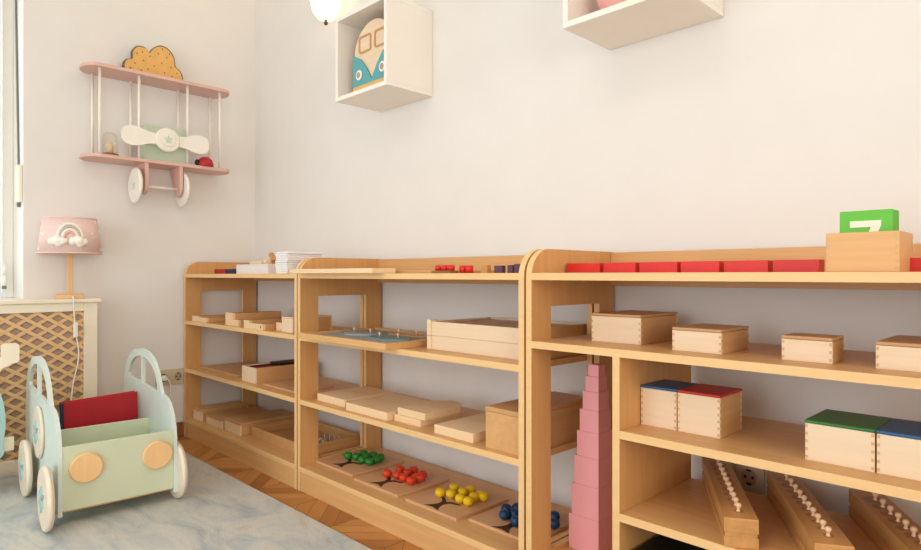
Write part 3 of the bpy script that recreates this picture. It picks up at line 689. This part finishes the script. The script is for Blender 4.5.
for y, z in ((-.11, .03), (-.09, .055), (-.08, .1), (-.05, .075), (-.055, .11), (-.03, .04), (-.02, .1), (.0, .06), (.0, .02), (.02, .12), (.04, .145), (.035, .08), (.06, .11), (.05, .04), (.08, .07), (.085, .03), (.11, .05), (.115, .02), (-.06, .03), (.075, .13)):
    fc.cyl((.013, y, z), (.0137, y, z), .0032, M['speck'], seg=8)
fc.build('face', cl)

# ------------------------------------------------------------------ radiator cover, lamp, sockets
rc = thing('radiator_cover', 'cream radiator cover with a diamond lattice front under the window', 'radiator cover', (XL, 0, 0))
D = .14; y1 = .838; y0 = -1.15
MB().box(.0005, D+.012, y0-.01, y1+.014, .724, .742, M['cream'], .004).build('top_board', rc)
fr = MB(); fr.box(D-.02, D, y0, y0+.055, 0, .724, M['cream'], .003); fr.box(D-.02, D, y1-.055, y1, 0, .724, M['cream'], .003)
fr.box(D-.02, D, y0+.055, y1-.055, .685, .724, M['cream'], .003); fr.box(D-.02, D, y0+.055, y1-.055, 0.0, .055, M['cream'], .003)
fr.box(.0005, D-.02, y1-.02, y1, 0, .724, M['cream'], .003); fr.box(.0005, D-.02, y0, y0+.02, 0, .724, M['cream'], .003)
fr.build('frame', rc)
lt = MB(); xa, xb, za, zb = y0+.05, y1-.05, .05, .69
px_, pz_ = .0785, .0505; hw = .0095
def clip_strip(p, q):
    # clip segment to lattice rectangle
    t0, t1 = 0., 1.; d = (q[0]-p[0], q[1]-p[1])
    for a, b, lo, hi in ((p[0], d[0], xa, xb), (p[1], d[1], za, zb)):
        u, v_ = (lo-a)/b, (hi-a)/b
        if u > v_: u, v_ = v_, u
        t0, t1 = max(t0, u), min(t1, v_)
    return None if t1-t0 < .002 else ((p[0]+d[0]*t0, p[1]+d[1]*t0), (p[0]+d[0]*t1, p[1]+d[1]*t1))
sl = pz_/px_; H_ = zb-za
for sgn, dx in ((1, 0), (-1, .0045)):
    k = -60
    while k < 60:
        c = xb+.012+k*px_; k += 1
        A = (c, za); B = (c+sgn*H_/sl, zb); r = clip_strip(A, B)
        if not r: continue
        (ay, az), (by, bz) = r; L_ = math.hypot(by-ay, bz-az); ny, nz = -(bz-az)/L_*hw*.75, (by-ay)/L_*hw*.75
        x = D-.0165+dx
        lt.prism([(ay+ny, az+nz), (by+ny, bz+nz), (by-ny, bz-nz), (ay-ny, az-nz)], .0045, M['lattice'], frame=((x, 0, 0), (0, 1, 0), (0, 0, 1), (1, 0, 0)))
tag(lt.build('lattice', rc), 'tan wooden diamond lattice')
MB().box(D-.024, D-.0205, y0+.02, y1-.02, .03, .70, M['radiator'], 0).build('added_backing', rc)  # sheet added close behind the lattice; its colour stands in for shaded holes

lm = thing('table_lamp', 'pink shaded table lamp with a rainbow, standing on the radiator cover', 'lamp', (-3.312, .738, .7422), math.atan2(-.738, 3.312))
MB().box(-.055, .055, -.055, .055, 0, .02, M['lampwood'], .003).build('base', lm)
MB().box(-.011, .011, -.011, .011, .02, .26, M['lampwood'], .002).build('pole', lm)
MB().lathe([(.128, .207), (.108, .365), (.1065, .365), (.1265, .207)], M['fabric'], seg=48).build('lamp_shade', lm)
rim = MB(); rim.lathe([(.1275, .204), (.1295, .204), (.1295, .210), (.1275, .210)], M['fabric'], seg=48); rim.lathe([(.107, .362), (.1095, .362), (.1095, .368), (.107, .368)], M['fabric'], seg=48); rim.build('shade_rim', lm)
MB().cyl((0, 0, .26), (0, 0, .30), .012, M['white'], seg=16).build('lamp_holder', lm)
sp = MB(); sp.box(-.107, .107, -.002, .002, .355, .359, M['metal'], 0); sp.box(-.002, .002, -.002, .002, .29, .357, M['metal'], 0); sp.build('shade_carrier', lm)
def onshade(y, z, off=.004):
    r = .128-(z-.207)/.158*.02+off; return (math.sqrt(max(0, r*r-y*y)), y, z)
for r, m in ((.047, 'pom'), (.0375, 'grey_felt'), (.028, 'pom'), (.0195, 'rose')):
    MB().tube([onshade(r*math.cos(PI*i/14), .262+1.32*r*math.sin(PI*i/14)+.012) for i in range(15)], .006, M[m], 8).build('rainbow_band', lm)
for s in (-1, 1):
    cb = MB()
    for dy, dz, r in ((0, 0, .023), (-.021, -.002, .018), (.019, -.002, .018), (.004, -.010, .018), (-.008, .008, .016)):
        p = onshade(s*.039+dy-.006, .258+dz, .006); cb.ball(p, r, M['pom'], seg=14)
    cb.build('felt_cloud', lm)
dts = MB()
for a, z in ((-70, .225), (-72, .35), (46, .295), (62, .352), (74, .225), (88, .31), (-60, .29)):
    r = .128-(z-.207)/.158*.02; q = (r*math.cos(math.radians(a)), r*math.sin(math.radians(a)), z)
    dts.ball(q, .0055, M['pom'], seg=10)
dts.build('polka_dots', lm)
cd = thing('lamp_cord', 'white lamp cord with a switch hanging in front of the lattice', 'cord', (XL, 0, 0))
pts = [(.145, .735, .7505), (.154, .735, .7505), (.160, .736, .735), (.160, .738, .69), (.158, .742, .61), (.158, .748, .57), (.157, .757, .50), (.157, .752, .44), (.157, .735, .36), (.16, .725, .25), (.17, .72, .12), (.185, .75, .0165), (.2, .85, .0165)]
sm = []
for i in range(len(pts)-1):
    p0, p1, p2, p3 = [Vector(pts[max(0, min(len(pts)-1, i+d))]) for d in (-1, 0, 1, 2)]
    for j in range(5):
        t = j/5; sm.append(.5*((2*p1)+(p2-p0)*t+(2*p0-5*p1+4*p2-p3)*t*t+(3*p1-p0-3*p2+p3)*t**3))
sm.append(Vector(pts[-1]))
MB().tube(sm, .0032, M['white'], 8).build('wire', cd); MB().box(.150, .168, .735, .753, .568, .635, M['white'], .005).build('switch', cd)
def socket(label, loc, rz, n, plug=None):
    t = thing('wall_socket', label, 'socket', loc, rz)     # local -Y faces the room
    w = .075*n
    MB().box(-w/2, w/2, -.009, -.0005, -.04, .04, M['socket'], .003).build('plate', t)
    for i in range(n):
        x = -w/2+.0375+.075*i
        s = MB(); s.prism(ellipse(x, 0, .026, .026, 28), .004, M['socket'], [ellipse(x, 0, .021, .021, 28)], ((0, -.009, 0), (1, 0, 0), (0, 0, 1), (0, -1, 0)))
        s.cyl((x, -.0088, 0), (x, -.0098, 0), .021, M['radiator'], seg=28)
        for d in (-.0095, .0095): s.cyl((x+d, -.0098, 0), (x+d, -.0104, 0), .004, M['dark'], seg=12)
        for d in (-.018, .018): s.box(x-.006, x+.006, -.0112, -.0095, d-.003, d+.003, M['dark'], 0)
        s.build('outlet', t)
    return t
s1 = socket('cream double wall socket on the left wall beside the corner cabinet', (XL, 1.213, .318), PI/2, 2)
pg = thing('power_plug', 'white plug with cord in the wall socket behind the toy cart', 'plug', (XL, 1.175, .318), PI/2)
MB().cyl((0, -.0128, 0), (0, -.045, 0), .017, M['white'], r1=.012, seg=18, bev=.003).build('plug_body', pg)
MB().tube([(0, -.045, 0), (0.008, -.06, -.004), (.02, -.062, -.03), (.022, -.055, -.08), (.0, -.05, -.16), (-.1, -.05, -.27), (-.2, -.06, -.302)], .003, M['white'], 8).build('cord', pg)
socket('wall socket low on the back wall behind the cylinder blocks', (-.637, YB, .325), 0, 1)

# ------------------------------------------------------------------ toy cart
CA = math.radians(2.5)
ct = thing('toy_cart', 'mint wooden doll cart shaped like a car on the rug', 'toy cart', (-2.412, .503, .0122), 0)
ct.scale = (.98, .98, .98)
ct.rotation_euler.z = PI-CA            # local +X runs to the rear of the cart, local -Y to its right side
# local frame: x = distance behind the front, y = sideways (0 = left plate outside, -w = right plate)
WC = .385
def cart_side(y, name):
    body = [(.0, .034), (.69, .034), (.705, .06), (.715, .2), (.712, .30), (.70, .38), (.67, .44), (.61, .495), (.53, .528), (.43, .54), (.33, .534), (.25, .505), (.20, .46), (.168, .41), (.15, .385), (.105, .38), (.06, .36), (.025, .32), (.006, .275), (.0, .24)]
    def op(x0, x1):
        z0 = lambda x: .392-.02*(.35-x)*2
        xs = [x0+(x1-x0)*i/6 for i in range(7)]
        top = lambda x: .392+.118*math.sqrt(max(0, 1-((x-.412)/.215)**2))
        return [(x, max(top(x), z0(x)+.004)) for x in xs]+[(x1, z0(x1)), (x0, z0(x0))]
    mb = MB(); mb.prism(body, .013, M['mint'], [op(.20, .405)[::-1], op(.425, .622)[::-1]], ((0, y, 0), (1, 0, 0), (0, 0, 1), (0, -1, 0)))
    return mb.build(name, ct)
cart_side(0, 'side_panel'); cart_side(-WC+.013, 'side_panel')
def crosspanel(x, z0, z1, m, nm):
    return MB().box(x, x+.012, -WC+.0132, -.0132, z0, z1, M[m], .002).build(nm, ct)
fp = crosspanel(.003, .05, .269, 'sage', 'front_panel'); crosspanel(.31, .05, .264, 'sage', 'middle_panel'); crosspanel(.68, .05, .258, 'sage', 'rear_panel')
MB().box(.015, .68, -WC+.0132, -.0132, .05, .062, M['sage'], .001).build('floor_panel', ct)
for yy in (-.083, -.314):
    h = MB(); h.cyl((.003, yy, .189), (-.012, yy, .189), .052, M['disc'], seg=40, bev=.004); tag(h.build('headlight', ct), 'round natural wood headlight')
def star_hub(mb, cx, cz, y, s):
    pts = []
    for i in range(12):
        r = .045 if i % 2 == 0 else .018; pts.append((cx+r*math.sin(PI*i/6)*.9, cz+r*math.cos(PI*i/6)))
    mb.prism(pts, .007, M['teal'], frame=((0, y, 0), (1, 0, 0), (0, 0, 1), (0, s, 0)))
for x, z, y, s, nm in ((.005, .1075, .024, 1, 'wheel'), (.455, .1075, .024, 1, 'wheel'), (.345, .262, .0005, 1, 'spare_wheel'), (.045, .1075, -WC-.020, -1, 'wheel'), (.455, .1075, -WC-.020, -1, 'wheel')):
    yy = y
    w = MB(); a, b = (yy, yy+(.020 if nm == 'wheel' else .012))
    w.cyl((x, a, z), (x, b, z), .107 if nm == 'wheel' else .098, M['wheelrim'], seg=48, bev=.004)
    o = w.build(nm, ct); h = MB(); star_hub(h, x, z, b if s > 0 else a, s); 
    hh = h.build('hub', o); tag(hh, 'teal star shaped hub')
for x in (.035, .445): MB().cyl((x, -WC-.016, .0425), (x, .026, .0425), .007, M['lampwood'], seg=12).build('axle', ct)
# book leaning behind the cart's middle panel
bk = thing('picture_book', 'red picture book standing in the rear of the toy cart', 'book', (-2.795, .584, .0745), math.radians(5))
bk.rotation_euler.x = math.radians(1.5)
MB().box(-.03, -.006, .03, .295, .005, .275, M['paper'], .001).build('pages', bk)
tag(MB().box(-.006, -.0025, .026, .30, 0, .28, M['dred'], .001).build('front_cover', bk), 'red cover')
MB().box(-.034, -.0302, .026, .30, 0, .28, M['dred'], .001).build('back_cover', bk)
tag(MB().box(-.034, -.0025, .020, .0255, 0, .28, M['navy'], .001).build('spine', bk), 'navy spine')
# teal toy at the left edge of the picture
tt = thing('ride_on_toy', 'teal and cream wooden toy cut off by the left edge, beside the cart', 'toy', (-2.98, .27, .0122))
MB().prism(smooth_closed([(-.30, .12), (.12, .12), (.165, .2), (.172, .30), (.15, .40), (.09, .47), (-.05, .49), (-.22, .45), (-.32, .3)], 5), .022, M['teal'], frame=((0, 0, 0), (0, 1, 0), (0, 0, 1), (1, 0, 0))).build('body', tt)
tag(MB().box(-.018, -.002, -.25, .205, .15, .205, M['cream'], .006).build('base_beam', tt), 'cream beam')
nk = MB(); nk.prism(smooth_closed([(.08, .44), (.135, .43), (.16, .475), (.19, .49), (.20, .515), (.165, .52), (.12, .5)], 4), .018, M['cream'], frame=((.003, 0, 0), (0, 1, 0), (0, 0, 1), (1, 0, 0))); tag(nk.build('neck', tt), 'cream neck')
tag(MB().prism(rrect(.16, .217, .495, .572, .014), .02, M['cream'], frame=((.003, 0, 0), (0, 1, 0), (0, 0, 1), (1, 0, 0))).build('head', tt), 'cream rounded square')
for x, y in ((-.04, -.12), (.03, -.12), (-.04, .02), (.03, .02)):
    w = MB(); w.cyl((x, y, .09), (x+.02, y, .09), .0895, M['wheelrim'], seg=40, bev=.004); w.build('wheel', tt)
MB().cyl((-.04, -.12, .09), (.05, -.12, .09), .01, M['lampwood'], seg=12).build('axle', tt); MB().cyl((-.04, .02, .09), (.05, .02, .09), .01, M['lampwood'], seg=12).build('axle', tt)

# ------------------------------------------------------------------ light
def area(name, loc, rot, sx, sy, e, c):
    l = bpy.data.lights.new(name, 'AREA'); l.shape = 'RECTANGLE'; l.size = sx; l.size_y = sy; l.energy = e; l.color = c
    o = bpy.data.objects.new(name, l); COL.objects.link(o); o.location = loc; o.rotation_euler = rot; return o
area('daylight_side_window', (XL-WT-.25, (W0+W1)/2, 1.6), (0, -PI/2, 0), 1.7, 1.6, 22, (.9, .96, 1))
area('added_fill_right', (XR+.3, (Q0+Q1)/2, 1.35), (0, PI/2, 0), 1.7, 2.9, 105, (1, .90, .78))  # added fill for the left wall and shelf interiors, from an unseen side
area('added_fill_rear', ((R0+R1)/2, YF_-.22, 1.1), (PI/2, 0, 0), 3.2, 2.1, 90, (.92, .965, 1))  # added fill from behind the camera, reaching in under the shelves
cl_ = bpy.data.lights.new('ceiling_fill', 'AREA'); cl_.shape = 'DISK'; cl_.size = 1.0; cl_.energy = 10; cl_.color = (1, .9, .78)  # added fill under the ceiling, with no lamp fixture
o = bpy.data.objects.new('ceiling_fill', cl_); COL.objects.link(o); o.location = (-.9, -.3, 2.70)
sl_ = bpy.data.lights.new('sconce_bulb', 'POINT'); sl_.energy = 10; sl_.color = (1, .80, .55); sl_.shadow_soft_size = .05
o = bpy.data.objects.new('sconce_bulb', sl_); COL.objects.link(o); o.location = (-2.535, YB-.085, 2.16)
w = bpy.data.worlds.new('World'); S.world = w; w.use_nodes = True
bg = w.node_tree.nodes['Background']; bg.inputs[0].default_value = (.9, .95, 1, 1); bg.inputs[1].default_value = 1.0

# ------------------------------------------------------------------ camera
cam = bpy.data.cameras.new('camera'); cam.sensor_width = 36; cam.lens = 627/921*36; cam.clip_start = .02
o = bpy.data.objects.new('camera', cam); COL.objects.link(o); o.location = (0, 0, .85); o.rotation_euler = (PI/2, 0, math.radians(45.52)); S.camera = o
vs = S.view_settings; vs.view_transform = 'Standard'; vs.look = 'None'; vs.exposure = -.36; vs.gamma = 1; vs.use_curve_mapping = False
S.cycles.max_bounces = 10; S.cycles.diffuse_bounces = 6
